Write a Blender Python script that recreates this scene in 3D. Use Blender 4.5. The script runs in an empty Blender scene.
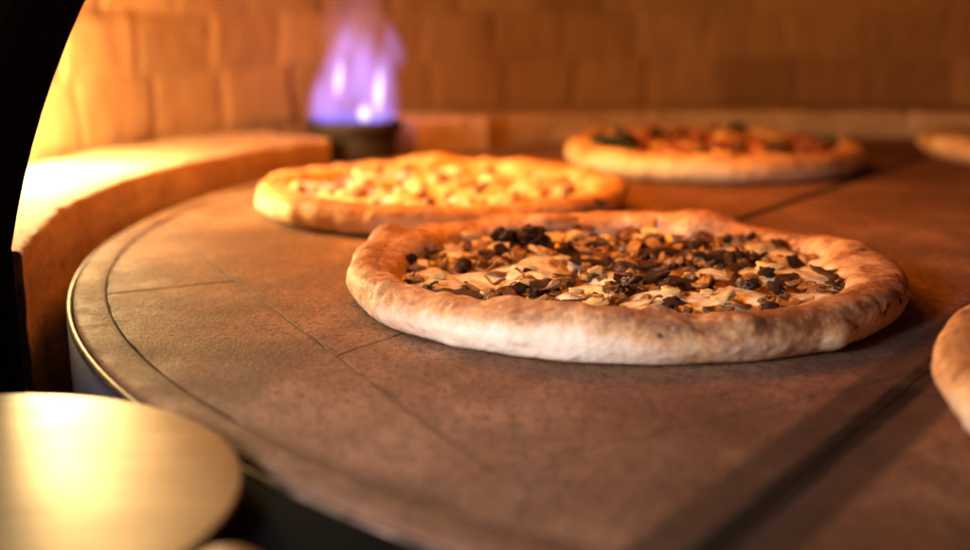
import bpy, bmesh, math, random
import numpy as np
from mathutils import Vector, Matrix, noise as mn

random.seed(7); rng = np.random.default_rng(7)
R_ = math.radians
scene = bpy.context.scene
COL = scene.collection
DX, DY = 0.3734, 0.8154            # centre of the round deck
pi, cos, sin = math.pi, math.cos, math.sin

# ------------------------------------------------------------------ helpers
def link(o, parent=None):
    COL.objects.link(o)
    if parent is not None: o.parent = parent
    return o
def mesh_obj(name, V, F, mat, parent=None, smooth=True, attrs=None, loc=None):
    me = bpy.data.meshes.new(name)
    me.from_pydata([tuple(map(float, v)) for v in V], [], [tuple(map(int, f)) for f in F])
    me.validate()
    if smooth: me.polygons.foreach_set('use_smooth', [True]*len(me.polygons))
    for k, a in (attrs or {}).items():
        at = me.attributes.new(k, 'FLOAT', 'POINT'); at.data.foreach_set('value', np.asarray(a, np.float32))
    me.materials.append(mat)
    o = bpy.data.objects.new(name, me)
    if loc is not None: o.location = loc
    return link(o, parent)
def empty(name, loc=(0,0,0), rot=(0,0,0)):
    o = bpy.data.objects.new(name, None); o.empty_display_size = .02
    o.location = loc; o.rotation_euler = rot
    return link(o)
def tag(o, label, cat, group=None, kind=None):
    if label: o['label'] = label
    if cat: o['category'] = cat
    if group: o['group'] = group
    if kind: o['kind'] = kind
    return o
def nz(x, y, z, s, seed=0.):
    return mn.noise(Vector((x*s+seed*7.31, y*s-seed*3.77, z*s+seed*1.93)))
def grid_faces(n, m, wrap_n=True, wrap_m=True):
    F = []
    for i in range(n if wrap_n else n-1):
        a = i*m; b = ((i+1) % n)*m
        for j in range(m if wrap_m else m-1):
            k = (j+1) % m
            F.append((a+j, b+j, b+k, a+k))
    return F
def lathe(name, prof, n, mat, parent=None, centre=(0,0), close=True, loc=None, a0=0, a1=2*pi):
    full = abs(a1-a0-2*pi) < 1e-6
    N = n if full else n+1
    V = []
    for i in range(N):
        a = a0+(a1-a0)*i/n
        for r, z in prof: V.append((centre[0]+r*cos(a), centre[1]+r*sin(a), z))
    m = len(prof)
    F = [tuple(reversed(f)) for f in grid_faces(N, m, full, close)]
    F = [f[::-1] for f in F]
    if not full and close:
        F.append(tuple(range(m))); F.append(tuple(reversed([(N-1)*m+j for j in range(m)])))
    o = mesh_obj(name, V, F, mat, parent, loc=loc)
    return o
def fix_normals(o):
    bm = bmesh.new(); bm.from_mesh(o.data); bmesh.ops.recalc_face_normals(bm, faces=bm.faces); bm.to_mesh(o.data); bm.free()
    return o
def autosmooth(o, deg=35):
    me = o.data
    bm = bmesh.new(); bm.from_mesh(me)
    for e in bm.edges:
        if len(e.link_faces) == 2 and e.calc_face_angle(0) > R_(deg): e.smooth = False
    bm.to_mesh(me); bm.free()
    return o

# ------------------------------------------------------------------ material helpers
class NT:
    def __init__(s, name):
        s.m = bpy.data.materials.new(name); s.m.use_nodes = True
        s.t = s.m.node_tree; s.t.nodes.clear()
        s.out = s.n('ShaderNodeOutputMaterial')
    def n(s, typ, **kw):
        nd = s.t.nodes.new(typ)
        for k, v in kw.items():
            if k in nd.inputs.keys() if isinstance(k, str) else False: nd.inputs[k].default_value = v
            else: setattr(nd, k, v)
        return nd
    def l(s, a, b): s.t.links.new(a, b); return b
    def coord(s, which='Object'): return s.n('ShaderNodeTexCoord').outputs[which]
    def noise(s, vec, scale, detail=4, rough=.55, dist=0.):
        nd = s.n('ShaderNodeTexNoise'); s.l(vec, nd.inputs['Vector'])
        nd.inputs['Scale'].default_value = scale; nd.inputs['Detail'].default_value = detail
        nd.inputs['Roughness'].default_value = rough; nd.inputs['Distortion'].default_value = dist
        return nd.outputs['Fac']
    def vor(s, vec, scale, feature='F1', rnd=1.):
        nd = s.n('ShaderNodeTexVoronoi', feature=feature); s.l(vec, nd.inputs['Vector'])
        nd.inputs['Scale'].default_value = scale; nd.inputs['Randomness'].default_value = rnd
        return nd.outputs['Distance']
    def ramp(s, fac, stops, interp='LINEAR'):
        nd = s.n('ShaderNodeValToRGB'); s.l(fac, nd.inputs['Fac']); cr = nd.color_ramp; cr.interpolation = interp
        while len(cr.elements) < len(stops): cr.elements.new(.5)
        for e, (p, c) in zip(cr.elements, stops):
            e.position = p; e.color = (*c, 1) if not isinstance(c, (int, float)) else (c, c, c, 1)
        return nd.outputs['Color']
    def mr(s, v, a, b, c=0., d=1., smooth=False):
        nd = s.n('ShaderNodeMapRange'); nd.interpolation_type = 'SMOOTHSTEP' if smooth else 'LINEAR'
        s.l(v, nd.inputs['Value'])
        for k, x in zip(('From Min', 'From Max', 'To Min', 'To Max'), (a, b, c, d)): nd.inputs[k].default_value = x
        return nd.outputs['Result']
    def math(s, op, a, b=None, clamp=False):
        nd = s.n('ShaderNodeMath', operation=op, use_clamp=clamp)
        for i, x in enumerate((a, b)):
            if x is None: continue
            if isinstance(x, (int, float)): nd.inputs[i].default_value = x
            else: s.l(x, nd.inputs[i])
        return nd.outputs[0]
    def mix(s, fac, a, b, mode='MIX'):
        nd = s.n('ShaderNodeMix', data_type='RGBA', blend_type=mode)
        for key, x in (('Factor', fac), ('A', a), ('B', b)):
            idx = {'Factor': 0, 'A': 6, 'B': 7}[key]
            if isinstance(x, (int, float)): nd.inputs[idx].default_value = x
            elif isinstance(x, tuple): nd.inputs[idx].default_value = (*x, 1)
            else: s.l(x, nd.inputs[idx])
        return nd.outputs[2]
    def attr(s, name): return s.n('ShaderNodeAttribute', attribute_name=name).outputs['Fac']
    def sep(s, vec):
        nd = s.n('ShaderNodeSeparateXYZ'); s.l(vec, nd.inputs[0]); return nd.outputs
    def bump(s, h, strength=.5, dist=.001, prev=None):
        nd = s.n('ShaderNodeBump'); nd.inputs['Strength'].default_value = strength; nd.inputs['Distance'].default_value = dist
        s.l(h, nd.inputs['Height'])
        if prev is not None: s.l(prev, nd.inputs['Normal'])
        return nd.outputs['Normal']
    def bsdf(s, color, rough=.7, normal=None, **kw):
        nd = s.n('ShaderNodeBsdfPrincipled')
        if isinstance(color, tuple): nd.inputs['Base Color'].default_value = (*color, 1)
        else: s.l(color, nd.inputs['Base Color'])
        if isinstance(rough, (int, float)): nd.inputs['Roughness'].default_value = rough
        else: s.l(rough, nd.inputs['Roughness'])
        if normal is not None: s.l(normal, nd.inputs['Normal'])
        for k, v in kw.items():
            k = k.replace('_', ' ')
            if isinstance(v, (int, float, tuple)): nd.inputs[k].default_value = v
            else: s.l(v, nd.inputs[k])
        s.l(nd.outputs[0], s.out.inputs['Surface'])
        return s.m

# ------------------------------------------------------------------ materials
RI, RO = .6118, .6300            # radius of the slabs and of the whole deck
Ap_ = (-.221, .808)              # a point on the longest slab joint
def m_stone():
    t = NT('deck_stone'); c = t.coord()
    big = t.noise(c, 9, 5, .6); mid = t.noise(c, 38, 6, .65, .3); fine = t.noise(c, 330, 4, .7); grit = t.noise(c, 800, 2, .5)
    col = t.ramp(big, [(.3, (.122, .056, .027)), (.5, (.222, .108, .057)), (.68, (.35, .188, .108))])
    col = t.mix(t.mr(mid, .5, .72, 0, .65), col, (.15, .09, .06))                     # scorch
    col = t.mix(t.mr(mid, .42, .28, 0, .4), col, (.42, .245, .145))                    # flour dust
    col = t.mix(t.mr(fine, .50, .64, 0, .8), col, (.065, .037, .026))                  # pores
    gr = t.noise(c, 150, 5, .75); col = t.mix(t.mr(gr, .51, .63, 0, .6), col, (.075, .036, .020))
    spot = t.vor(c, 95); sm = t.noise(c, 22, 3)
    col = t.mix(t.math('MULTIPLY', t.mr(spot, .26, .1, 0, .8), t.mr(sm, .55, .65)), col, (.055, .03, .02))
    # dark strip along the wide joint, blackest at its middle
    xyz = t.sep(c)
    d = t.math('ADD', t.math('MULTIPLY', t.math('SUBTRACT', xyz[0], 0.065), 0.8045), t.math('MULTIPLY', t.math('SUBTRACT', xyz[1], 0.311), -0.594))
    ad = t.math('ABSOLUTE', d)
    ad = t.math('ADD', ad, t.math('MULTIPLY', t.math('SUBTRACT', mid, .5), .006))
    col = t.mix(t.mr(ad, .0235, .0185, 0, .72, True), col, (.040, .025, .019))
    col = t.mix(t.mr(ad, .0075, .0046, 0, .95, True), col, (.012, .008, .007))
    e_ = t.math('ADD', t.math('MULTIPLY', t.math('SUBTRACT', xyz[0], 0.196), 0.809), t.math('MULTIPLY', t.math('SUBTRACT', xyz[1], 0.869), -0.588))
    ae = t.math('ADD', t.math('ABSOLUTE', e_), t.math('MULTIPLY', t.math('SUBTRACT', mid, .5), .004))
    ae = t.math('ADD', ae, t.mr(xyz[1], .70, .62, 0, 1))
    col = t.mix(t.mr(ae, .0085, .003, 0, .92, True), col, (.016, .010, .008))
    rr = t.n('ShaderNodeVectorMath', operation='DISTANCE'); t.l(c, rr.inputs[0]); rr.inputs[1].default_value = (DX, DY, 0)
    jn = t.noise(c, 28, 5, .7)
    dj = t.math('ADD', t.math('ABSOLUTE', t.math('SUBTRACT', rr.outputs['Value'], RI)), t.math('MULTIPLY', t.math('SUBTRACT', jn, .57), .020))
    col = t.mix(t.mr(dj, .0028, .0003, 0, .5, True), col, (.060, .022, .009))
    la = t.math('ADD', t.math('MULTIPLY', t.math('SUBTRACT', xyz[0], Ap_[0]), .8903), t.math('MULTIPLY', t.math('SUBTRACT', xyz[1], Ap_[1]), .4554))
    la = t.math('ADD', t.math('ADD', t.math('ABSOLUTE', la), t.math('MULTIPLY', t.math('SUBTRACT', jn, .56), .010)), t.mr(xyz[1], .37, .35, 0, 1))
    col = t.mix(t.mr(la, .0016, .0002, 0, .55, True), col, (.035, .013, .005))
    st = t.noise(c, 6.5, 6, .7, 1.2); sc_ = t.noise(c, 17, 5, .65, 2.)
    col = t.mix(t.mr(st, .52, .66, 0, .6), col, (.105, .058, .036))
    col = t.mix(t.mr(sc_, .60, .70, 0, .6), col, (.085, .042, .022))
    h = t.math('ADD', t.math('MULTIPLY', fine, .6), t.math('MULTIPLY', grit, .3))
    h = t.math('ADD', h, t.math('MULTIPLY', mid, 1.0))
    return t.bsdf(col, t.mr(mid, .3, .7, .62, .85), t.bump(h, .9, .0012), Specular_IOR_Level=.16)
def m_rimstone():
    t = NT('rim_stone'); c = t.coord()
    big = t.noise(c, 12, 5, .6); fine = t.noise(c, 380, 3, .6); mid = t.noise(c, 60, 5, .65)
    col = t.ramp(big, [(.3, (.22, .135, .09)), (.7, (.36, .24, .165))])
    col = t.mix(t.mr(fine, .56, .74, 0, .6), col, (.08, .045, .03))
    col = t.mix(t.mr(mid, .55, .72, 0, .5), col, (.17, .10, .07))
    h = t.math('ADD', fine, mid)
    return t.bsdf(col, .75, t.bump(h, .5, .0007), Specular_IOR_Level=.35)
def m_plain(name, col, rough, metallic=0., scale=60, amount=.3, bump=.0004, **kw):
    t = NT(name); c = t.coord(); n = t.noise(c, scale, 5, .6)
    dark = tuple(x*(1-amount) for x in col); light = tuple(min(1, x*(1+amount)) for x in col)
    cc = t.ramp(n, [(.3, dark), (.7, light)])
    return t.bsdf(cc, rough, t.bump(n, .5, bump), Metallic=metallic, **kw)
def m_brick():
    t = NT('fire_brick'); c = t.coord(); tint = t.attr('tint'); joint = t.attr('joint')
    n = t.noise(c, 14, 5, .6); f = t.noise(c, 130, 5, .65)
    col = t.ramp(tint, [(0, (.225, .098, .036)), (.5, (.29, .132, .049)), (1, (.35, .165, .064))])
    col = t.mix(t.mr(n, .48, .75, 0, .5), col, (.20, .10, .055))
    col = t.mix(t.mr(f, .55, .75, 0, .35), col, (.17, .09, .05))
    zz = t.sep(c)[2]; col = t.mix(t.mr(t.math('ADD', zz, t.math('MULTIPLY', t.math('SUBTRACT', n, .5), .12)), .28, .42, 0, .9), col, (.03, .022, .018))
    col = t.mix(t.math('MULTIPLY', joint, .28), col, (.20, .10, .045))
    return t.bsdf(col, .85, t.bump(f, .4, .0012), Specular_IOR_Level=.25)
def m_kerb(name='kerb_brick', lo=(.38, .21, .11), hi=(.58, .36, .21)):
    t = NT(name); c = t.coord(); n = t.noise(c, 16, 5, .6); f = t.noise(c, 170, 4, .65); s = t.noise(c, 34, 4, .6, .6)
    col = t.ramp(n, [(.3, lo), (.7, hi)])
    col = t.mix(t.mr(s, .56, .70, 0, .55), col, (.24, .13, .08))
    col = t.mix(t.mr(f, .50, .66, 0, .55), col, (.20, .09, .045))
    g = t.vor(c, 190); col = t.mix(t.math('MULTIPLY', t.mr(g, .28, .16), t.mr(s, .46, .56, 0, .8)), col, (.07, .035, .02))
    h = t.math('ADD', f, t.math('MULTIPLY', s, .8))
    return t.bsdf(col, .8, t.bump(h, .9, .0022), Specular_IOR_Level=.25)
def m_crust(name='pizza_crust', pale=(.83, .70, .53), gold=(.61, .325, .135), brown=(.25, .085, .025)):
    t = NT(name); c = t.coord(); toast = t.attr('toast'); char_shade = t.attr('char_shade')
    n = t.noise(c, 55, 5, .6, .4); f = t.noise(c, 260, 4, .6); v = t.vor(c, 105)
    k = t.math('ADD', toast, t.math('MULTIPLY', t.math('SUBTRACT', n, .5), .85))
    k = t.math('ADD', k, t.math('MULTIPLY', t.math('SUBTRACT', f, .5), .7))
    col = t.ramp(k, [(.10, pale), (.38, tuple(.5*(a+b) for a, b in zip(pale, gold))), (.58, gold), (.86, brown)])
    ch = t.math('ADD', char_shade, t.math('MULTIPLY', t.math('SUBTRACT', f, .5), .5))
    bl = t.math('MULTIPLY', t.mr(v, .27, .13), t.mr(n, .50, .60))
    col = t.mix(t.math('MULTIPLY', bl, .85), col, (.15, .055, .022))
    col = t.mix(t.mr(ch, .30, .62, 0, .5, True), col, (.22, .085, .03))
    col = t.mix(t.mr(ch, .55, .85, 0, .95, True), col, (.022, .013, .010))
    col = t.mix(t.mr(f, .58, .68, 0, .25), col, (.86, .76, .60))      # flour
    h = t.math('ADD', t.math('MULTIPLY', f, .5), n)
    return t.bsdf(col, .62, t.bump(h, .8, .0014), Subsurface_Weight=.12, Subsurface_Radius=(1., .45, .2), Subsurface_Scale=.003, Specular_IOR_Level=.4)
def m_base(name, sauce, cheese, toasted):
    t = NT(name); c = t.coord(); ch = t.attr('cheese'); n = t.noise(c, 60, 6, .62, .5); f = t.noise(c, 210, 4, .6); b = t.noise(c, 95, 4, .6)
    sc = t.ramp(n, [(.3, tuple(x*.45 for x in sauce)), (.62, sauce)])
    cz = t.mix(t.mr(b, .56, .70, 0, .85), cheese, toasted)
    cz = t.mix(t.mr(b, .70, .78, 0, .6), cz, tuple(x*.3 for x in toasted))
    k = t.math('ADD', ch, t.math('MULTIPLY', t.math('SUBTRACT', f, .5), .45))
    col = t.mix(t.mr(k, .16, .42, 0, 1, True), sc, cz)
    return t.bsdf(col, t.mr(f, .3, .7, .22, .42), t.bump(t.math('ADD', n, f), .6, .0012), Coat_Weight=.4, Coat_Roughness=.15,
                  Subsurface_Weight=.12, Subsurface_Radius=(1, .5, .25), Subsurface_Scale=.003)
def m_piece(name, stops, scale, rough=.42, bump=.0006, sss=0., coat=.25, jitter=.5, spec=.5):
    t = NT(name); c = t.coord(); oi = t.n('ShaderNodeObjectInfo').outputs['Random']
    off = t.n('ShaderNodeVectorMath', operation='ADD'); t.l(c, off.inputs[0])
    cm = t.n('ShaderNodeCombineXYZ'); 
    for i in range(3): t.l(t.math('MULTIPLY', oi, 3.1+i), cm.inputs[i])
    t.l(cm.outputs[0], off.inputs[1]); v = off.outputs[0]
    n = t.noise(v, scale, 5, .62, .5); f = t.noise(v, scale*4.5, 3, .6)
    k = t.math('ADD', n, t.math('MULTIPLY', t.math('SUBTRACT', oi, .5), jitter))
    k = t.math('ADD', k, t.math('MULTIPLY', t.math('SUBTRACT', f, .5), .3))
    col = t.ramp(k, stops)
    return t.bsdf(col, rough, t.bump(t.math('ADD', n, t.math('MULTIPLY', f, .5)), .7, bump), Specular_IOR_Level=spec,
                  Coat_Weight=coat, Coat_Roughness=.22, Subsurface_Weight=sss, Subsurface_Radius=(1, .5, .25), Subsurface_Scale=.003)

M = dict(
    stone=m_stone(), rim=m_rimstone(), brick=m_brick(), kerb=m_kerb(), block=m_kerb('painted_lit_block_brick', (.62, .40, .31), (.80, .56, .45)),
    band=m_plain('blue_light_steel', (.035, .045, .105), .5, .4, 40, .3),  # blue room light on the band is put into its base colour
    lip=m_plain('bare_steel', (.16, .125, .095), .58, 1., 120, .6),
    handle=m_plain('handle_wood', (.52, .27, .10), .6, 0., 80, .25),
    black=m_plain('black_steel', (.003, .003, .003), .9, 0., 40, .3, Specular_IOR_Level=.03),
    pit=m_plain('sooty_floor', (.004, .0036, .0034), .95, 0., 20, .3, Specular_IOR_Level=.05),
    bed=m_plain('sooty_joint', (.045, .026, .017), .95, 0., 60, .4, Specular_IOR_Level=.1),
    burner=m_plain('burner_steel', (.030, .014, .008), .7, .1, 70, .4),
    crust=m_crust(), crust_b=m_crust('cheese_pizza_crust', (.84, .70, .48), (.70, .42, .17), (.38, .16, .05)),
    base=m_base('mushroom_pizza_base', (.26, .095, .020), (.86, .71, .40), (.54, .26, .07)),
    cheesebase=m_base('melted_cheese', (.62, .33, .09), (.88, .76, .48), (.62, .34, .10)),
    redbase=m_base('tomato_base', (.34, .09, .025), (.76, .56, .28), (.45, .19, .05)),
    mush=m_piece('mushroom_flesh', [(.15, (.018, .005, .0015)), (.38, (.095, .027, .005)), (.60, (.30, .10, .017)), (.90, (.58, .28, .065))], 110, rough=.30, coat=.7, sss=.08),
    dark=m_piece('burnt_mushroom', [(.2, (.014, .005, .002)), (.5, (.062, .020, .006)), (.8, (.24, .080, .019))], 90, .62, .0009, coat=.0, jitter=.3, spec=.18),
    curd=m_piece('pale_cheese', [(.15, (.42, .16, .03)), (.40, (.72, .42, .12)), (.75, (.86, .64, .27))], 70, .36, .0006, .2, .3, .35),
    onion=m_piece('soft_onion', [(.15, (.11, .030, .005)), (.5, (.32, .11, .018)), (.85, (.62, .33, .08))], 80, .3, .0004, .15, .4),
    mozza=m_piece('white_cheese', [(.12, (.66, .42, .15)), (.36, (.86, .74, .48)), (.7, (.90, .83, .64))], 70, .36, .0006, .2, .3, .35),
    leaf=m_piece('wilted_leaf', [(.2, (.010, .012, .005)), (.6, (.035, .045, .012)), (.9, (.11, .12, .02))], 70, .45, .0006, jitter=.5),
    tomato=m_piece('baked_tomato', [(.2, (.16, .03, .012)), (.6, (.38, .10, .03)), (.9, (.55, .25, .08))], 70, .3, .0006, .1, .4),
    ham=m_piece('browned_bits', [(.2, (.12, .035, .012)), (.6, (.36, .13, .04)), (.9, (.55, .28, .10))], 90, .4, .0006, .05, .3),
)
def m_peel():
    t = NT('brushed_steel'); c = t.coord()
    mp = t.n('ShaderNodeMapping'); t.l(c, mp.inputs[0]); mp.inputs['Rotation'].default_value = (0, 0, R_(-24)); mp.inputs['Scale'].default_value = (9, 260, 60)
    n = t.noise(mp.outputs[0], 1.0, 5, .6); s = t.noise(c, 18, 4, .6)
    col = t.ramp(n, [(.3, (.21, .140, .085)), (.7, (.35, .245, .16))])
    return t.bsdf(col, t.mr(s, .35, .65, .37, .46), t.bump(n, .3, .0003), Metallic=1.)
M['peel'] = m_peel()
def m_flame(name, col, strength, power=1.6):
    t = NT(name); c = t.coord('Object')
    mp = t.n('ShaderNodeMapping'); t.l(c, mp.inputs[0]); mp.inputs['Scale'].default_value = (1, 1, 1)
    g = t.n('ShaderNodeTexGradient', gradient_type='SPHERICAL'); t.l(mp.outputs[0], g.inputs[0])
    n = t.noise(c, 1.3, 3, .5, .4)
    k = t.math('POWER', g.outputs['Fac'], power)
    k = t.math('MULTIPLY', k, t.mr(n, .3, .7, .45, 1.5))
    e = t.n('ShaderNodeEmission'); e.inputs['Color'].default_value = (*col, 1)
    t.l(t.math('MULTIPLY', k, strength), e.inputs['Strength'])
    t.l(e.outputs[0], t.out.inputs['Volume'])
    return t.m

# ------------------------------------------------------------------ setting
floor = mesh_obj('floor', [(-3,-2,-.16),(4,-2,-.16),(4,4,-.16),(-3,4,-.16)], [(0,1,2,3)], M['pit'], smooth=False)
tag(floor, None, None, kind='structure')

# --- round stone deck: slabs, outer rim, steel band
deck = tag(empty('oven_deck', (DX, DY, 0)), 'round brown stone oven deck with worn slabs and a steel band, carrying the pizzas', 'oven deck')
RI, RO = .6118, .6300
C0 = np.array([DX, DY])
def circ_hit(p, d):
    p = np.array(p)-C0; d = np.array(d)/np.linalg.norm(d)
    b = p@d; q = p@p-RI*RI; s = math.sqrt(b*b-q); return C0+p+d*(-b-s), C0+p+d*(-b+s)
def line_x(p, d, q, e):
    A = np.array([[d[0], -e[0]], [d[1], -e[1]]]); t = np.linalg.solve(A, np.array(q)-np.array(p)); return np.array(p)+np.array(d)*t[0]
Ap, Ad = (-.221, .808), (.223, -.436)
Dp, Dd = (.065, .311), (.594, .8045)
Fp, Fd = (.196, .869), (.588, .809)
Cp, Cd = (.002, .372), (.047, .028)
Bp, Bd = (-.204, .626), (.063, .032)
Rp, Rd = (.240, .658), (.021, -.048)
Qp, Qd = (.326, 1.035), (.095, -.030)
a0 = circ_hit(Ap, Ad)[0]; a1 = np.array(Cp)
c1 = line_x(Cp, Cd, Dp, Dd); d0, d1 = circ_hit(Dp, Dd); f1 = circ_hit(Fp, Fd)[1]; f0 = line_x(Ap, Ad, Fp, Fd)
b0 = circ_hit(Bp, Bd)[0]; b1 = line_x(Bp, Bd, Ap, Ad)
rD = line_x(Rp, Rd, Dp, Dd); rF = line_x(Rp, Rd, Fp, Fd)
qF = line_x(Qp, Qd, Fp, Fd); qD = line_x(Qp, Qd, Dp, Dd)
def arc(p, q, ccw=True, step=.012):
    t0 = math.atan2(p[1]-DY, p[0]-DX); t1 = math.atan2(q[1]-DY, q[0]-DX)
    if ccw and t1 < t0: t1 += 2*pi
    if not ccw and t1 > t0: t1 -= 2*pi
    n = max(2, int(abs(t1-t0)*RI/step))
    return [np.array([DX+RI*cos(t0+(t1-t0)*i/n), DY+RI*sin(t0+(t1-t0)*i/n)]) for i in range(1, n)]
slabs = [
    [a0, *arc(a0, b0), b0, b1],
    [b0, *arc(b0, d0), d0, c1, a1, f0, b1],
    [a1, c1, rD, rF, f0],
    [rD, qD, qF, rF],
    [qD, d1, *arc(d1, f1), f1, qF],
    [a0, b1, f0, rF, qF, f1, *arc(f1, a0)],
    [d0, *arc(d0, d1), d1, qD, rD, c1],
]
def inset(poly, g):
    P = [np.array(p) for p in poly]; n = len(P); out = []
    area = sum(P[i][0]*P[(i+1) % n][1]-P[(i+1) % n][0]*P[i][1] for i in range(n))
    if area < 0: P = P[::-1]
    for i in range(n):
        a, b, c = P[i-1], P[i], P[(i+1) % n]
        e1 = (b-a)/max(1e-9, np.linalg.norm(b-a)); e2 = (c-b)/max(1e-9, np.linalg.norm(c-b))
        n1 = np.array([-e1[1], e1[0]]); n2 = np.array([-e2[1], e2[0]]); m = n1+n2
        l = m@m
        out.append(b+(m*(2*g/l) if l > .2 else n1*g))
    return out
def wander(poly, seed):
    # break straight joints into slightly wavering, worn edges
    out = []; n = len(poly)
    for i in range(n):
        a, b = poly[i], poly[(i+1) % n]; L = np.linalg.norm(b-a); k = max(1, int(L/.006))
        for j in range(k):
            p = a+(b-a)*j/k
            w = .0013
            out.append(p+np.array([nz(p[0], p[1], 0, 45, seed), nz(p[0], p[1], 5, 45, seed)])*w)
    return out
for i, s in enumerate(slabs):
    o_ = inset(wander([np.array(p) for p in s], 1), .00016); zt = -.00015*(i % 3)
    levels = [(0, -.03), (0, -.0008+zt), (.0003, -.0002+zt), (.0008, zt)]
    V, F = [], []; n = len(o_)
    for g, z in levels:
        for p in inset(o_, g): V.append((p[0]-DX, p[1]-DY, z))
    for k in range(len(levels)-1):
        for j in range(n): F.append((k*n+j, k*n+(j+1) % n, (k+1)*n+(j+1) % n, (k+1)*n+j))
    F.append(tuple(range((len(levels)-1)*n, len(levels)*n)))
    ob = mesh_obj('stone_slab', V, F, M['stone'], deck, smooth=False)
    bm = bmesh.new(); bm.from_mesh(ob.data); bmesh.ops.triangulate(bm, faces=[f for f in bm.faces if len(f.verts) > 4]); bm.to_mesh(ob.data); bm.free()
    # world-like coordinates for the material: move the texture space to the world origin
    ob.data.transform(Matrix.Translation((DX, DY, 0))); ob.location = (-DX, -DY, 0)
lathe('joint_bed', [(0.001,-.03),(RI+.004,-.03),(RI+.004,-.0016),(0.001,-.0016)], 180, M['bed'], deck)
ring = lathe('rim_stone', [(RI+.0004,-.03),(RI+.0004,-.0010),(RI+.0008,-.0003),(RI+.0016,0),(RO-.004,0),(RO-.0015,-.0006),(RO-.0004,-.002),(RO,-.03)], 360, M['stone'], deck)
fix_normals(ring); ring.data.transform(Matrix.Translation((DX, DY, 0))); ring.location = (-DX, -DY, 0)
band = lathe('steel_band', [(RO+.0002,-.10),(RO+.0032,-.10),(RO+.0032,-.006),(RO+.0002,-.006)], 240, M['band'], deck); fix_normals(band)
lip = lathe('band_lip', [(RO+.0004,-.0058),(RO+.0030,-.0058),(RO+.0032,-.0040),(RO+.0028,-.0024),(RO+.0016,-.0018),(RO+.0006,-.0024)], 240, M['lip'], deck); fix_normals(lip)

# --- brick dome
def dome():
    RW = .79; th0, th1 = R_(-51), R_(193); z0 = -.12; zv = .27; crown = .62
    nA, nB = 780, 220
    Lv = zv-z0; Lc = .88; L = Lv+Lc
    rows = [z0-.02, z0+.06, .0245, .0895, .1495, .212, .275]
    bricks = {}
    V = []; tint = []; joint = []
    for i in range(nA+1):
        th = th0+(th1-th0)*i/nA; deg = math.degrees(th)
        for j in range(nB+1):
            s = L*j/nB
            # profile
            if s <= Lv: r, z, nr, nz_ = RW, z0+s, 1., 0.
            else:
                a = (s-Lv)/Lc*(pi/2)*.995; r = RW*cos(a); z = zv+(crown-zv)*sin(a); nr, nz_ = cos(a), sin(a)*1.6
                q = math.hypot(nr, nz_); nr /= q; nz_ /= q
            h = z0+s
            wob = .0022*nz(deg*.02, h, 0, 9, 3)
            hh = h+wob*1.5
            if hh < rows[-1]:
                k = max(q for q in range(len(rows)-1) if hh >= rows[q]); b0_, b1_ = rows[k], rows[k+1]
            else:
                k = 6+int((hh-rows[-1])/.063); b0_ = rows[-1]+(k-6)*.063; b1_ = b0_+.063
            wdeg = 7.4*RW/max(r, .12); off = {2: 153.1, 3: 146.8, 4: 150.1}.get(k, 150+3.6*(k % 2)+((k*37) % 5)*.5)
            u = (deg-off+wob*260)/wdeg; ui = math.floor(u); uf = u-ui
            key = (k, ui)
            if key not in bricks: bricks[key] = (random.random(), random.uniform(-1, 1), random.uniform(-1, 1), random.random())
            tn, tx, tz, od = bricks[key]
            du = min(uf, 1-uf)*wdeg*pi/180*max(r, .12); dv = min(hh-b0_, b1_-hh)
            rc = .011
            ex = max(0, rc-du); ez = max(0, rc-dv)
            e = math.hypot(ex, ez)
            drop = .0021*min(1, (e/rc))**2.2
            jn = max(0, min(1, (2.4-min(du, dv)*1000)/1.6))
            x, y = cos(th), sin(th)
            disp = -drop+.0016*tx*(uf-.5)*2+.0009*tz*(((hh-b0_)/(b1_-b0_))-.5)*2+(od-.5)*.003
            disp += .0012*nz(r*x, r*y, z, 42, 1)+.0022*nz(r*x, r*y, z, 14, 2)-.0010*jn
            rr = r-disp*nr; zz = z-disp*nz_
            V.append((DX+rr*x, DY+rr*y, zz)); tint.append(tn); joint.append(jn)
    m = nB+1; F = []
    for i in range(nA):
        for j in range(nB): F.append((i*m+j, i*m+j+1, (i+1)*m+j+1, (i+1)*m+j))
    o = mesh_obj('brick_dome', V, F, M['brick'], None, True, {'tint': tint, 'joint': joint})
    md = o.modifiers.new('thickness', 'SOLIDIFY'); md.thickness = .09; md.offset = -1.
    return o
tag(dome(), 'curved firebrick oven wall rising into a dome behind the pizzas, glowing orange', 'oven wall')

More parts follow.
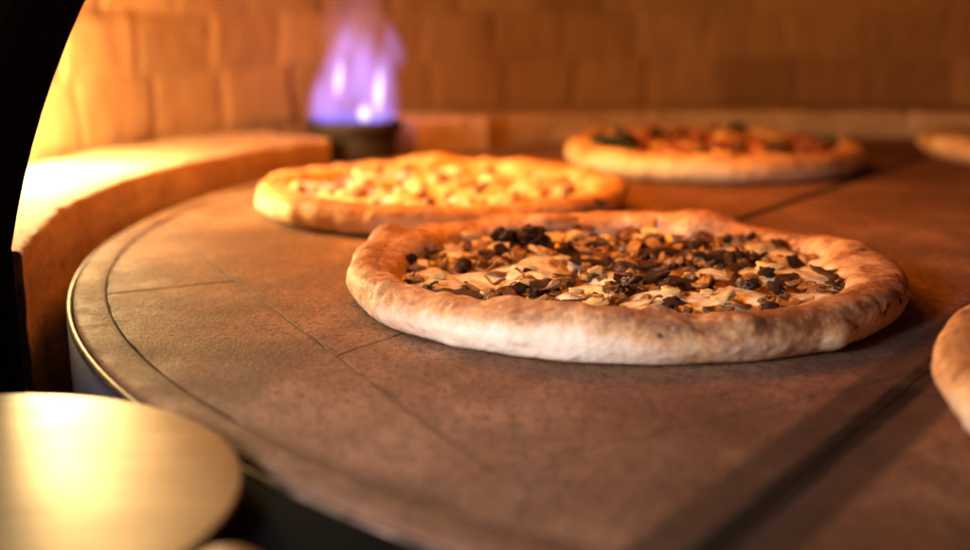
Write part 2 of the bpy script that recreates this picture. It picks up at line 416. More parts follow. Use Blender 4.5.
# --- kerb of firebrick around the deck
def kerb(name, a0_, a1_, r_in, r_out, zt, seed, taper=None):
    nA = max(20, int(abs(a1_-a0_)*4)); V = []
    b = .0035
    base = []
    for i in range(nA+1):
        f = i/nA; th = R_(a0_+(a1_-a0_)*f)
        ro = r_out(a0_+(a1_-a0_)*f) if callable(r_out) else r_out
        prof = [(r_in, -.125)]+[(r_in, z) for z in np.linspace(-.09, zt-b, 9)]
        prof += [(r_in+b*.3, zt-b*.3), (r_in+b, zt)]+[(r_in+b+(ro-r_in-2*b)*q, zt) for q in np.linspace(.1, 1, 9)]+[(ro, zt-b), (ro, -.125)]
        for r, z in prof:
            x, y = DX+r*cos(th), DY+r*sin(th)
            d = .0018*nz(x, y, z, 22, seed)+.0012*nz(x, y, z, 75, seed+1)+.0006*nz(x, y, z, 210, seed+4)
            chip = max(0, nz(x, y, z, 48, seed+2)-.28)*.006 if (abs(r-r_in) < .006 and z > zt-.006) else 0
            V.append((x+(d+chip)*cos(th), y+(d+chip)*sin(th), z+(d*.7 if z > -.1 else 0)-chip*.8))
    m = len(prof); F = [f[::-1] for f in grid_faces(nA+1, m, False, True)]
    F += [tuple(range(m)), tuple(reversed([nA*m+j for j in range(m)]))]
    o = mesh_obj(name, V, F, M['kerb']); fix_normals(o); autosmooth(o, 50)
    return o
k1 = kerb('brick_kerb', 144.3, 197.0, .6545, lambda a: .785 if a < 184 else .785-(a-184)/13*.11, .0245, 1)
tag(k1, 'long curved firebrick kerb left of the flame, its top brightly lit', 'kerb', 'firebrick kerb around the deck')
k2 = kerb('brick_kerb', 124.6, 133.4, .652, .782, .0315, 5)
k2.data.materials[0] = M['block']  # burner light is put into this block's paler, pinker colour
tag(k2, 'short firebrick block just right of the gas burner, flame light painted pink on it', 'kerb', 'firebrick kerb around the deck')
k3 = kerb('brick_kerb', -50, 124.2, .664, .782, .0285, 9)
tag(k3, 'dim brown firebrick kerb running along the back wall behind the farthest pizzas', 'kerb', 'firebrick kerb around the deck')

# --- black oven mouth (arched steel plate)
def mouth():
    u = np.array([cos(R_(20)), -sin(R_(20)), 0]); n = np.array([-sin(R_(20)), -cos(R_(20)), 0]); p0 = np.array([-.222, .56, 0])
    sc, zc, R = .3861, -.0722, .4095; sr = .97
    inner = []
    for i in range(41):
        a = pi+R_(9)-(pi/2+R_(9))*i/40; inner.append((sc+R*cos(a), zc+R*sin(a)))
    for i in range(41):
        a = pi/2-(pi/2+R_(9))*i/40; inner.append((sr+R*cos(a), zc+R*sin(a)))
    inner = [q for q in inner if q[1] > .028 or q[0] > .5]
    inner = [(-.008, -.155), (-.008, -.06), (-.008, .004)]+inner+[(inner[-1][0], -.155)]
    outer = []
    for s, z in inner:
        t = (s-sc)/(sr-sc); 
        outer.append((s, z))
    N = len(inner); outer = []
    x0, x1, z1 = -.42, 1.75, .72
    corners = [(x0, -.155), (x0, z1), (x1, z1), (x1, -.155)]
    seg = [z1+.155, x1-x0, z1+.155]; tot = sum(seg)
    for i in range(N):
        d = tot*i/(N-1)
        if d <= seg[0]: outer.append((x0, -.155+d))
        elif d <= seg[0]+seg[1]: outer.append((x0+d-seg[0], z1))
        else: outer.append((x1, z1-(d-seg[0]-seg[1])))
    V = []; b = .004
    def P(s, z, k): q = p0+u*s+n*k; V.append((q[0], q[1], z))
    prof = 6
    for (s, z), (so, zo) in zip(inner, outer):
        dx, dz = so-s, zo-z; l = math.hypot(dx, dz); dx /= l; dz /= l
        P(so, zo, 0); P(s+dx*b, z+dz*b, 0); P(s, z, b); P(s, z, .045-b); P(s+dx*b, z+dz*b, .045); P(so, zo, .045)
    F = grid_faces(N, prof, False, True)+[tuple(range(prof)), tuple(reversed([(N-1)*prof+j for j in range(prof)]))]
    o = mesh_obj('oven_mouth', V, F, M['black']); fix_normals(o); autosmooth(o, 40)
    return o
tag(mouth(), 'matte black steel arch of the oven mouth, left of the lit bricks', 'oven mouth')

gap_plate = lathe('shade_plate', [(RO+.0040,-.022),(RO+.0040,-.0030),(RO+.0050,-.002),(RO+.36,-.002),(RO+.3615,-.0035),(RO+.3615,-.022)], 60, M['black'], centre=(DX, DY), a0=R_(223), a1=R_(300))  # added plate that hides the band and keeps the front gap dark
fix_normals(gap_plate); autosmooth(gap_plate, 40)
tag(gap_plate, 'added black plate that darkens the gap between the peel and the deck edge', 'shade plate')

# ------------------------------------------------------------------ burner and flame
bx, by = -.141, 1.262
bur = lathe('gas_burner', [(.003,-.12),(.045,-.12),(.046,.022),(.0505,.026),(.052,.030),(.052,.036),(.050,.038),(.044,.0375),(.041,.030),(.038,.006),(.003,.004)], 96, M['burner'], loc=(bx, by, 0))
fix_normals(bur); autosmooth(bur, 45)
tag(bur, 'short dark steel gas burner pipe between the firebrick kerbs', 'burner')
fl = tag(empty('gas_flame', (bx, by, .036)), 'violet blue gas flame with pale streaks rising from the dark burner', 'flame')
def tongue(mat, x, y, z, sx, sy, sz, lean=0., taper=.45, curl=0., n=24, m=16):
    V = []; 
    for i in range(m+1):
        ph = pi*i/m-pi/2; zz = sin(ph); w = cos(ph)*(1-taper*(zz*.5+.5))
        for k in range(n):
            a = 2*pi*k/n
            V.append((w*cos(a), w*sin(a), zz))
    F = grid_faces(m+1, n, False, True)
    o = mesh_obj('flame_tongue', V, F, mat, fl)
    fix_normals(o)
    o.location = (x, y, z); o.scale = (sx, sy, sz); o.rotation_euler = (0, lean, 0)
    return o
VI, VB, WH = m_flame('violet_flame', (.42, .28, 1.), 40, 1.2), m_flame('blue_flame', (.14, .16, 1.), 34, 1.2), m_flame('pale_flame', (1., .84, .90), 270, 1.2)
HZ = m_flame('pink_flame', (.75, .34, .62), 7, 1.2)

# ------------------------------------------------------------------ pizzas
def crust(root, mat, R, H, W, seed, sq=1., nT=640, nS=48, spots=(), bumps=(), burn=.3, lum=1., front=244):
    """closed lumpy ring of dough"""
    V = []; toast = []; char_shade = []
    for i in range(nT):
        th = 2*pi*i/nT; cx, sx = cos(th), sin(th)
        Rt = R*(1+.016*nz(cx, sx, 0, 1.5, seed)+.007*nz(cx, sx, 0, 5, seed+1))
        Ht = H*(1+.13*nz(cx, sx, 3, 1.9, seed)*lum+.08*nz(cx, sx, 3, 6, seed+2))
        Wt = W*(1+.22*nz(cx, sx, 6, 1.7, seed)+.12*nz(cx, sx, 6, 5, seed+3))
        for (ba, bw, bh, bW) in bumps:
            d = (math.degrees(th)-ba+180) % 360-180
            g = math.exp(-(d/bw)**2); Ht *= 1+bh*g; Wt *= 1+bW*g
        rc = Rt-Wt*.5
        for j in range(nS):
            ph = 2*pi*j/nS; cp, sp = cos(ph), sin(ph)
            wid = Wt*.5 if cp > 0 else Wt*.72
            x = wid*math.copysign(abs(cp)**.82, cp)
            zt = math.copysign(abs(sp)**.85, sp)
            z = Ht*.5*(1+zt)
            if cp > 0 and sp < 0: x -= .004*(-sp)*cp
            r = rc+x
            px, py = r*cx, r*sx*sq
            amp = min(1, z/.006)
            d = .0013*nz(px, py, z, 24, seed+4)+.0007*nz(px, py, z, 70, seed+5)+.0005*nz(px, py, z, 190, seed+6)
            bub = max(0, nz(px, py, z*.7, 44, seed+9)-.30)*.009
            d = (d+bub)*amp
            V.append((px+d*cp*cx, py+d*cp*sx, max(.0006, z+d*sp)))
            zz = z/Ht
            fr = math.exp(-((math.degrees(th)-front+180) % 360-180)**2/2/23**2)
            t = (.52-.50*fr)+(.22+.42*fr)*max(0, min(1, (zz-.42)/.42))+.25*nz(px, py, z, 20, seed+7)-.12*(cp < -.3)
            c = burn*.9*(nz(px, py, z*1.2, 32, seed+8)*1.3)+1.1*max(0, 1-z/.0042)*(.8+.7*nz(px, py, 0, 60, seed))  # scorched base edge, strengthened to stand in for the contact shadow
            for (sa, sr, sw, st) in spots:
                da = ((math.degrees(th)-sa+180) % 360-180)*pi/180*Rt
                ds = (ph-R_(sr))*Wt*.5
                if da*da+ds*ds < 9*sw*sw: c += st*(.75+.9*nz(px, py, z, 230, seed+6))*math.exp(-(da*da*.5+ds*ds*1.3)/(sw*sw))
            toast.append(t); char_shade.append(c)
    o = mesh_obj('crust', V, grid_faces(nT, nS), mat, root, True, {'toast': toast, 'char_shade': char_shade})
    fix_normals(o)
    return o
def topping_bed(root, mat, R, seed, z0=.0085, amp=.0035, sq=1., name='topping_base', patches=(), n=160, m=46):
    """sauce and melted cheese: a relief with raised pools of cheese"""
    def hc(x, y):
        wx, wy = x+.0045*nz(x, y, 0, 70, seed+5)+.002*nz(x, y, 0, 190, seed+6), y+.0045*nz(x, y, 4, 70, seed+5)+.002*nz(x, y, 4, 190, seed+6)
        g = 0.
        for px, py, pr, ph in patches:
            d2 = ((wx-px)**2+(wy-py)**2)/(pr*pr)
            if d2 < 2.2: g = max(g, ph*max(0, 1-d2/2.2)**.7)
        return g
    V = [(0, 0, z0)]; F = []; ch = [0.]
    for j in range(1, m+1):
        for i in range(n):
            a = 2*pi*i/n; r = R*j/m; x, y = r*cos(a), r*sin(a)*sq
            g = hc(x, y)
            z = z0+amp*nz(x, y, 0, 30, seed)+amp*.6*nz(x, y, 0, 80, seed+1)*(1-.4*g)+amp*.25*nz(x, y, 0, 210, seed+2)*(1-.6*g)+.0042*g
            V.append((x, y, z)); ch.append(g)
    for i in range(n): F.append((0, 1+i, 1+(i+1) % n))
    for j in range(m-1):
        for i in range(n): F.append((1+j*n+i, 1+(j+1)*n+i, 1+(j+1)*n+(i+1) % n, 1+j*n+(i+1) % n))
    k0 = 1+(m-1)*n; b = len(V)
    for i in range(n):
        a = 2*pi*i/n; V.append((R*cos(a), R*sin(a)*sq, .001)); ch.append(0)
    for i in range(n): F.append((k0+i, b+i, b+(i+1) % n, k0+(i+1) % n))
    F.append(tuple(reversed(range(b, b+n))))
    return fix_normals(mesh_obj(name, V, F, mat, root, attrs={'cheese': ch}))

# --- topping shapes (unit size about 1; scaled when placed)
def shape_slice(seed, stem=True, thick=.13, curl=.35):
    n, m = 34, 6; out = []
    for i in range(n):
        a = 2*pi*i/n
        r = .5*(1+.18*nz(cos(a), sin(a), seed, 1.6)+.10*nz(cos(a), sin(a), seed+9, 4))
        x, y = r*cos(a), r*sin(a)*.72
        if stem:
            if sin(a) < -.25: x *= .42+.2*abs(cos(a)); y *= 1.25
            else: y *= 1.05
        out.append((x, y))
    ph = random.uniform(0, pi); tw = random.uniform(-.5, .5)
    def h(x, y):
        q = x*cos(ph)+y*sin(ph)
        return curl*q*q*1.4+tw*x*y*.8+.10*nz(x, y, seed, 3.2)+.05*nz(x, y, seed+4, 8)
    V = [(0, 0, h(0, 0)+thick/2)]; F = []
    for j in range(1, m+1):
        f = j/m
        for x, y in out: V.append((x*f, y*f, h(x*f, y*f)+thick*.5*(1-.55*f**6)))
    for j in range(m, 0, -1):
        f = j/m
        for x, y in out: V.append((x*f, y*f, h(x*f, y*f)-thick*.5*(1-.55*f**6)))
    V.append((0, 0, h(0, 0)-thick/2))
    for i in range(n): F.append((0, 1+i, 1+(i+1) % n))
    for j in range(2*m-1):
        for i in range(n): F.append((1+j*n+i, 1+(j+1)*n+i, 1+(j+1)*n+(i+1) % n, 1+j*n+(i+1) % n))
    e = 1+(2*m-1)*n; L = len(V)-1
    for i in range(n): F.append((e+i, L, e+(i+1) % n))
    return V, F
def shape_lump(seed, flat=.55, rough=.28, n=30, m=18):
    V = []
    for i in range(m+1):
        p = pi*i/m-pi/2
        for k in range(n):
            a = 2*pi*k/n; x, y, z = cos(p)*cos(a), cos(p)*sin(a), sin(p)
            r = .5*(1+rough*nz(x, y, z, 1.3, seed)*1.6+rough*.55*nz(x, y, z, 3, seed+1)+rough*.25*nz(x, y, z, 7, seed+2))
            V.append((x*r, y*r*.8, z*r*flat))
    return V, grid_faces(m+1, n, False, True)
def shape_strip(seed, w=.13, th=.06, bend=1.1):
    n, m = 26, 10; V = []
    b1, b2, t0 = random.uniform(-bend, bend), random.uniform(-bend, bend), random.uniform(-.6, .6)
    x = y = 0; hd = 0; P = []
    for i in range(n):
        f = i/(n-1); hd = b1*(f-.5)*2+b2*sin(f*pi*1.5); P.append((x, y, .16*sin(f*pi*1.3+seed)+.06*nz(f, 0, seed, 3), hd)); x += cos(hd)/(n-1); y += sin(hd)/(n-1)
    mx = sum(p[0] for p in P)/n; my = sum(p[1] for p in P)/n
    for i, (x, y, z, hd) in enumerate(P):
        f = i/(n-1); ww = w*(.35+.9*sin(pi*min(1, max(0, f*.94+.03)))**.6)*(1+.3*nz(f, seed, 0, 5)); roll = t0+1.2*nz(f, 2, seed, 2)
        for k in range(m):
            a = 2*pi*k/m; du, dv = ww*.5*cos(a), th*.5*sin(a)
            dv += .25*abs(du)
            lu = du*cos(roll)-dv*sin(roll); lv = du*sin(roll)+dv*cos(roll)
            V.append((x-mx-lu*sin(hd), y-my+lu*cos(hd), z+lv))
    F = grid_faces(n, m, False, True)+[tuple(reversed(range(m))), tuple((n-1)*m+k for k in range(m))]
    return V, F
def make_bank(name, mat, fn, k):
    out = []
    for i in range(k):
        V, F = fn(i*3.7+random.random())
        me = bpy.data.meshes.new(name); me.from_pydata([tuple(map(float, v)) for v in V], [], F); me.validate()
        me.polygons.foreach_set('use_smooth', [True]*len(me.polygons)); me.materials.append(mat)
        bm = bmesh.new(); bm.from_mesh(me); bmesh.ops.remove_doubles(bm, verts=bm.verts, dist=1e-5); bmesh.ops.recalc_face_normals(bm, faces=bm.faces); bm.to_mesh(me); bm.free()
        out.append(me)
    return out
def place(bank, name, root, x, y, z, size, rot=None, sc=(1,1,1)):
    me = random.choice(bank); o = bpy.data.objects.new(name, me)
    o.location = (x, y, z); o.scale = tuple(size*q for q in sc)
    o.rotation_euler = rot if rot else (random.gauss(0, .3), random.gauss(0, .3), random.uniform(0, 2*pi))
    return link(o, root)
B = dict(
    slice=make_bank('mushroom_slice', M['mush'], lambda s: shape_slice(s, random.random() < .6, random.uniform(.13, .22), random.uniform(-.35, .4)), 14),
    dark=make_bank('burnt_mushroom', M['dark'], lambda s: shape_slice(s, random.random() < .4, random.uniform(.12, .2), random.uniform(-.8, .8)), 9),
    curd=make_bank('cheese_lump', M['curd'], lambda s: shape_lump(s, random.uniform(.42, .65), random.uniform(.25, .4)), 9),
    chunk=make_bank('mushroom_chunk', M['mush'], lambda s: shape_lump(s, random.uniform(.6, .85), .5), 8),
    crumb=make_bank('burnt_crumb', M['dark'], lambda s: shape_lump(s, .6, .55), 6),
    onion=make_bank('onion_strip', M['onion'], lambda s: shape_strip(s, random.uniform(.22, .42), random.uniform(.06, .10), .6), 10),
    leaf=make_bank('basil_leaf', M['leaf'], lambda s: shape_slice(s, False, .07, random.uniform(-.9, .9)), 6),
    tomato=make_bank('tomato_piece', M['tomato'], lambda s: shape_lump(s, .5, .35), 6),
    ham=make_bank('browned_piece', M['ham'], lambda s: shape_lump(s, .55, .45), 6),
    ccurd=make_bank('cheese_lump', M['mozza'], lambda s: shape_lump(s, random.uniform(.5, .8), random.uniform(.25, .4)), 8),
)
def scatter(n, Rmax, dmin, sq=1., tries=60):
    P = []
    for _ in range(n):
        best = None; bd = -1
        for _ in range(tries if dmin else 1):
            r = Rmax*math.sqrt(random.random()); a = random.uniform(0, 2*pi); p = (r*cos(a), r*sin(a)*sq)
            d = min([math.hypot(p[0]-q[0], p[1]-q[1]) for q in P], default=9)
            if d > bd: best, bd = p, d
            if d > dmin: break
        P.append(best)
    return P
GP = 'pizzas baking on the stone deck'

# pizza with mushrooms in the middle of the picture
p1 = tag(empty('pizza', (.0743, .6245, .0)), 'sharply focused pizza with browned mushrooms and cheese and a thick pale rim', 'pizza', GP)
SQ = .955
crust(p1, M['crust'], .1500, .0225, .0235, 11.3, SQ,
      spots=((31, 95, .011, .95), (3, 80, .010, .7), (-14, 60, .012, .55), (162, 95, .008, .5), (-28, 15, .004, .9), (-20, 25, .004, .9), (-38, 20, .0035, .7), (-52, 12, .003, .6), (197, 40, .004, .5), (48, 80, .007, .5), (205, 60, .005, .4), *((random.uniform(-60, 5), random.uniform(-5, 70), random.uniform(.0010, .0026), random.uniform(.45, .85)) for _ in range(44)), *((random.uniform(150, 300), random.uniform(10, 80), random.uniform(.0009, .0020), random.uniform(.35, .6)) for _ in range(40))),
      bumps=((160, 13, .30, .45), (62, 8, .16, .25), (40, 14, -.15, -.15), (-5, 20, .0, .35)), burn=.28, nT=860, nS=60)
CH = [(-.050, -.009, .017), (-.070, .062, .016), (-.043, .027, .015), (-.082, -.022, .015), (-.008, -.019, .010), (-.019, -.047, .010), (.003, .074, .010), (.001, -.088, .013),
      (-.022, -.093, .012), (.053, -.058, .013), (.077, -.014, .013), (.092, -.022, .012), (-.095, .044, .012), (-.109, -.010, .013), (.038, -.082, .012), (.105, -.004, .011), (.088, .047, .015), (.1, .03, .011),
      (-.015, .095, .016), (-.035, .088, .014), (.07, .088, .012), (.064, -.074, .010), (-.062, -.085, .009), (-.1, -.045, .011), (.030, -.062, .008), (.084, -.062, .010), (-.03, -.066, .008), (.045, -.020, .009),
      (-.030, .012, .010), (.065, .050, .010), (-.098, -.032, .011), (.112, -.012, .009), (-.055, -.040, .010), (-.118, .012, .010), (.012, -.065, .010), (.120, .015, .009), (-.08, .085, .012), (.035, .105, .012), (-.005, -.112, .009), (-.085, -.075, .009)]
topping_bed(p1, M['base'], .134, 2.2, .0118, .0034, SQ, patches=[(x, y*SQ, r*.98, random.uniform(.75, 1.)) for x, y, r in CH], n=300, m=100)
def on_cheese(x, y): return any(math.hypot(x-px, y-py*SQ) < pr*.80 for px, py, pr in CH)
def scatter_off(n, Rm, d, keep=.17):
    P = scatter(int(n*1.9), Rm, d*.72, SQ); P = [p for p in P if not on_cheese(*p) or random.random() < keep]
    return P[:n]
for x, y, s, sx, sy, rx, ry, rz in (
        (-.064, .041, .018, .7, 1.1, 1.0, -.4, .9), (-.056, .033, .016, 1, .8, .3, .2, 1.),
        (-.105, .036, .021, .9, .9, .7, .5, .6), (-.087, -.071, .026, 1.3, .5, .25, .1, -.25), (-.061, -.056, .019, 1.1, .8, .2, -.3, .3), (-.049, -.046, .023, 1.3, .7, .3, 0, .2),
        (.006, -.040, .024, 1.5, .7, .25, -.1, .1), (.028, -.044, .026, 1.4, .7, .2, .15, -.2), (.018, -.036, .020, 1.3, .8, .35, .1, .5), (-.016, .006, .022, 1.5, .6, .2, .2, .1), (.055, .021, .026, 1.3, .7, .3, .1, 0), (.076, .024, .022, 1.2, .7, .2, .2, .4),
        (.097, .011, .017, 1, .8, .5, .3, .2), (.108, -.026, .024, 1.2, .7, .3, .3, -.3), (.083, -.034, .018, 1, .8, .5, -.2, .3), (.048, .064, .022, 1.3, .8, .2, 0, .2),
        (.010, .003, .019, 1.4, .7, .2, .1, -.1), (.018, .066, .022, 1.2, .7, .2, .1, .1), (.066, -.001, .016, 1.2, .8, .2, .1, .5), (-.020, .050, .018, 1.1, .8, .3, .1, .8), (.030, .040, .018, 1.2, .8, .3, .1, .2), (-.03, -.085, .016, 1.3, .7, .2, .2, .2), (.0, .085, .018, 1.4, .7, .2, .1, .1), (.064, .076, .02, 1.3, .7, .2, 0, 0)):
    place(B['dark'], 'burnt_mushroom', p1, x, y*SQ, .0160+(.007 if s > .028 and y > 0 else 0), s*.82, (rx*.7, ry*.7, rz), (sx, sy, .8))
for q in range(9):       # crumpled black mushrooms standing up by the far rim
    place(B['crumb'], 'burnt_crumb', p1, -.052+random.uniform(-.014, .014), .046+random.uniform(-.006, .006), .0185+random.uniform(0, .0075), random.uniform(.009, .015))
for x, y, r in CH[::2]:
    place(B['curd'], 'cheese_lump', p1, x+random.gauss(0, .003), y*SQ+random.gauss(0, .003), .0165, r*random.uniform(.7, 1.1), (random.gauss(0, .15), random.gauss(0, .15), random.uniform(-.5, .5)), (1.1, .95, .85))
for x, y in scatter_off(90, .124, .0125):
    place(B['slice'], 'mushroom_slice', p1, x, y, random.uniform(.0124, .0164), random.uniform(.008, .0165), (random.gauss(0, .22), random.gauss(0, .22), random.uniform(0, 6.28)), (1, 1, .9))
for x, y in scatter_off(95, .125, .012):
    place(B['chunk'], 'mushroom_chunk', p1, x, y, random.uniform(.0128, .0160), random.uniform(.005, .0105), None, (1, 1, .8))
for x, y in scatter_off(74, .122, .013, .3):
    place(B['onion'], 'onion_strip', p1, x, y, random.uniform(.0135, .0170), random.uniform(.009, .018), (random.gauss(0, .2), random.gauss(0, .2), random.uniform(0, 6.28)))
for x, y in scatter_off(46, .122, .014, .25):
    place(B['crumb'], 'burnt_crumb', p1, x, y, random.uniform(.0145, .018), random.uniform(.004, .010))

# cheese pizza behind, on the side of the fire
p2 = tag(empty('pizza', (-.0335, .9165, 0)), 'pale cheese pizza nearest the gas flame, with melted white lumps and few brown spots', 'pizza', GP)
crust(p2, M['crust_b'], .1460, .0215, .024, 36.9, .98, spots=((-35, 40, .0075, 1.2), (-118, 45, .006, .4), (-100, 30, .005, .4), (-70, 40, .005, .4)), bumps=((95, 9, .3, .2), (60, 12, .15, .1)), burn=.15, front=190, nT=480, nS=40)
topping_bed(p2, M['cheesebase'], .129, 12.2, .0128, .004, .98, patches=[(q[0], q[1], random.uniform(0.008, 0.015), random.uniform(.6, 1.)) for q in scatter(70, 0.123, .012)], n=200, m=60)
for x, y in scatter(30, .120, .022, .98):
    place(B['ccurd'], 'cheese_lump', p2, x, y, random.uniform(.0135, .0165), random.uniform(.010, .026), (random.gauss(0, .15), random.gauss(0, .15), random.uniform(0, 6.3)), (1.1, 1, .62))
for x, y in scatter(48, .117, .02, .98):
    place(B['ham'], 'browned_piece', p2, x, y, random.uniform(.016, .020), random.uniform(.005, .012))

# pizza with greens at the back
p3 = tag(empty('pizza', (.228, 1.173, 0)), 'pizza with dark wilted greens and tomato before the back kerb', 'pizza', GP)
crust(p3, M['crust_b'], .1480, .0250, .026, 51.1, .98, spots=((178, 60, .014, .6), (-80, 40, .008, .5), (-60, 50, .010, .5)), burn=.3, nT=420, nS=36)
topping_bed(p3, M['redbase'], .126, 22.2, .013, .004, .98, patches=[(q[0], q[1], random.uniform(0.008, 0.015), random.uniform(.6, 1.)) for q in scatter(30, 0.118, .012)])
for x, y in [(-.105, -.045), (-.10, -.03), (-.112, -.03), (-.095, -.052)]:
    place(B['leaf'], 'basil_leaf', p3, x, y, .028, .034, (random.gauss(.5, .3), random.gauss(0, .4), random.uniform(0, 6)))
for x, y in scatter(26, .115, .03, .98): place(B['leaf'], 'basil_leaf', p3, x, y, random.uniform(.017, .024), random.uniform(.022, .034), (random.gauss(0, .45), random.gauss(0, .45), random.uniform(0, 6)))
for x, y in scatter(24, .115, .03, .98): place(B['ham'], 'browned_piece', p3, x, y, random.uniform(.018, .024), random.uniform(.014, .024))
for x, y in scatter(26, .115, .03, .98): place(B['tomato'], 'tomato_piece', p3, x, y, random.uniform(.018, .024), random.uniform(.018, .028))
for x, y in scatter(10, .115, .03, .98): place(B['curd'], 'cheese_lump', p3, x, y, random.uniform(.018, .024), random.uniform(.014, .026))

# two more cut by the picture's right border
p4 = tag(empty('pizza', (.604, 1.225, 0)), 'orange lit end of a pizza cut by the picture edge, before the back kerb', 'pizza', GP)
crust(p4, M['crust_b'], .140, .026, .032, 71.1, 1., burn=.25, nT=360, nS=32)
topping_bed(p4, M['redbase'], .118, 32.2, .012, .004, patches=[(q[0], q[1], random.uniform(0.008, 0.015), random.uniform(.6, 1.)) for q in scatter(30, 0.11, .012)])
for x, y in scatter(12, .105, .03): place(B['curd'], 'cheese_lump', p4, x, y, random.uniform(.012, .015), random.uniform(.014, .026))
for x, y in scatter(20, .105, .03): place(B['ham'], 'browned_piece', p4, x, y, random.uniform(.015, .02), random.uniform(.01, .02))
p5 = tag(empty('pizza', (.3215, .402, 0)), 'nearest pizza, only its pale toasted rim showing at the picture edge', 'pizza', GP)
crust(p5, M['crust'], .1495, .027, .030, 91.1, 1., front=215, burn=.2, nT=420, nS=40)
topping_bed(p5, M['base'], .124, 42.2, .011, .004, .97, patches=[(q[0], q[1], random.uniform(0.008, 0.015), random.uniform(.6, 1.)) for q in scatter(34, 0.115, .012)])
for x, y in scatter(40, .11, .02): place(B['slice'], 'mushroom_slice', p5, x, y, random.uniform(.013, .018), random.uniform(.014, .024))
for x, y in scatter(20, .11, .03): place(B['curd'], 'cheese_lump', p5, x, y, .014, random.uniform(.016, .026))

# ------------------------------------------------------------------ turning peel
pe = tag(empty('turning_peel', (-.179, .3330, .0035)), 'blurred round brushed metal pizza peel in front of the deck', 'peel')
d_ = lathe('peel_blade', [(.0005, 0), (.1022, 0), (.1027, .0006), (.1027, .0016), (.1020, .0022), (.0005, .0018)], 160, M['peel'], pe); fix_normals(d_); autosmooth(d_, 40)
hx = math.radians(228)
def rod(name, p, q, r, mat, parent, n=24, cap=.6):
    p, q = Vector(p), Vector(q); ax = (q-p); L = ax.length; ax.normalize(); up = Vector((0, 0, 1)); s = ax.cross(up).normalized(); t = s.cross(ax)
    V = []; prof = [(0.0005, 0), (r*.6, r*.06), (r*.9, r*.25), (r, r*cap), (r, L-r*cap), (r*.9, L-r*.25), (r*.6, L-r*.06), (0.0005, L)]
    for i in range(n):
        a = 2*pi*i/n
        for rr, h in prof: V.append(tuple(p+ax*h+s*(rr*cos(a))+t*(rr*sin(a))))
    F = grid_faces(n, len(prof), True, False)
    return fix_normals(mesh_obj(name, V, F, mat, parent))
rod('handle', (cos(hx)*.085, sin(hx)*.085, .010), (cos(hx)*.75, sin(hx)*.75, .05), .008, M['peel'], pe)
tool = rod('peel_handle', (-.0655, .2790, .0060), (-.045, -.25, .0060), .0135, M['handle'], None, cap=1.)
tag(tool, 'rounded orange lit end of a tool handle just below the round peel', 'tool handle')

# ------------------------------------------------------------------ flame tongues
for mat, x, y, z, sx, sy, sz, lean in (
        (VI, -.021, 0, .042, .027, .028, .064, .10), (VI, -.014, 0, .090, .017, .018, .052, .16), (VI, -.004, 0, .118, .013, .014, .036, .05),
        (VI, .026, 0, .040, .026, .028, .060, .04), (VI, .033, 0, .084, .015, .016, .048, .10), (VI, .046, 0, .100, .008, .010, .030, -.10), (VI, .039, .0, .122, .008, .009, .026, -.22), (VI, .003, .008, .055, .026, .024, .078, .03), (VI, .012, .004, .085, .020, .02, .060, .06),
        (VI, -.036, .0, .030, .012, .014, .042, .16),
        (VB, -.026, -.008, .010, .024, .026, .024, 0), (VB, .027, -.008, .010, .026, .026, .024, 0), (VB, 0, -.012, .008, .034, .024, .016, 0),
        (WH, -.0125, -.012, .064, .0058, .0058, .034, .13), (WH, .027, -.012, .046, .0066, .0066, .042, .07), (WH, .012, -.014, .014, .009, .008, .016, 0),
        (HZ, .004, 0, .135, .046, .04, .075, .05)):
    tongue(mat, x*1.06, y, z*.73, sx*1.08, sy, sz*.77, lean)

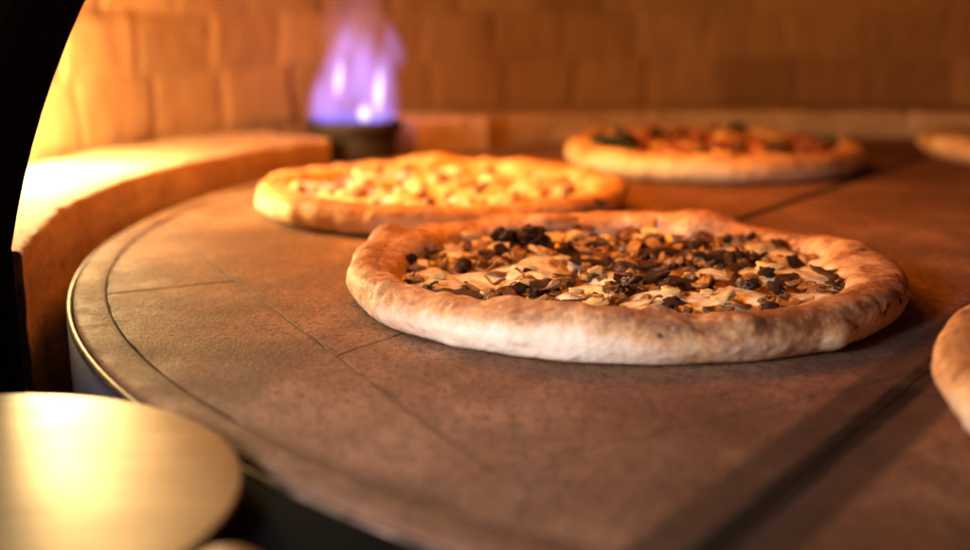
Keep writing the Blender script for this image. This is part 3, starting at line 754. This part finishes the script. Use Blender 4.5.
# ------------------------------------------------------------------ lights
def lamp(name, typ, loc, power, col, **kw):
    d = bpy.data.lights.new(name, typ); d.energy = power; d.color = col
    for k, v in kw.items(): setattr(d, k, v)
    o = bpy.data.objects.new(name, d); o.location = loc; link(o); return o
def aim(o, target):
    o.rotation_euler = (Vector(target)-o.location).to_track_quat('-Z', 'Y').to_euler()
def area(name, loc, target, power, col, size, spread):
    o = lamp(name, 'AREA', loc, power, col, shape='DISK', size=size, spread=R_(spread)); aim(o, target); return o
lamp('fire_light', 'POINT', (-.375, .935, .092), 11.0, (1., .77, .35), shadow_soft_size=.045)        # fire on the kerb behind the jamb
lamp('flame_light', 'POINT', (-.385, .90, .20), 3.8, (1., .66, .23), shadow_soft_size=.05)           # its upper tongues
lamp('burner_light', 'POINT', (bx, by-.01, .10), .11, (1., .45, .60), shadow_soft_size=.03)
area('overhead_red_fill', (-.2, .8, .42), (.3, .9, 0), 1.8, (1., .27, .015), .2, 120)                       # added overhead fill for the dome's red glow, no source there
area('overhead_glow_fill', (.05, .95, .45), (-.15, 1.0, 0), 2.1, (1., .245, .01), .25, 140)  # second added overhead glow, with no visible source
area('mouth_light', (-.42, .22, .14), (.04, .46, .02), .50, (1., .64, .36), .2, 90)                   # light falling in through the mouth
area('room_light', (-.36, .0, .25), (-.005, .44, 0), .36, (.74, .80, 1.), .14, 42)
w = bpy.data.worlds.new('World'); scene.world = w; w.use_nodes = True
bg = w.node_tree.nodes['Background']; bg.inputs[0].default_value = (.3, .35, 1., 1); bg.inputs[1].default_value = .02

# ------------------------------------------------------------------ camera
cd = bpy.data.cameras.new('camera'); cam = bpy.data.objects.new('camera', cd); link(cam)
cam.location = (0, 0, .1518); cam.rotation_euler = (R_(90-12.75), 0, 0)
cd.sensor_width = 36; cd.lens = 1168.9/970*36; cd.clip_start = .01; cd.clip_end = 50
cd.dof.use_dof = True; cd.dof.focus_distance = .575; cd.dof.aperture_fstop = 3.7; cd.dof.aperture_blades = 0
scene.camera = cam
scene.view_settings.view_transform = 'Standard'; scene.view_settings.look = 'None'
scene.view_settings.exposure = 0; scene.view_settings.gamma = 1
scene.cycles.use_denoising = True
scene.cycles.max_bounces = 8; scene.cycles.diffuse_bounces = 5; scene.cycles.sample_clamp_indirect = 6
scene.cycles.volume_bounces = 0
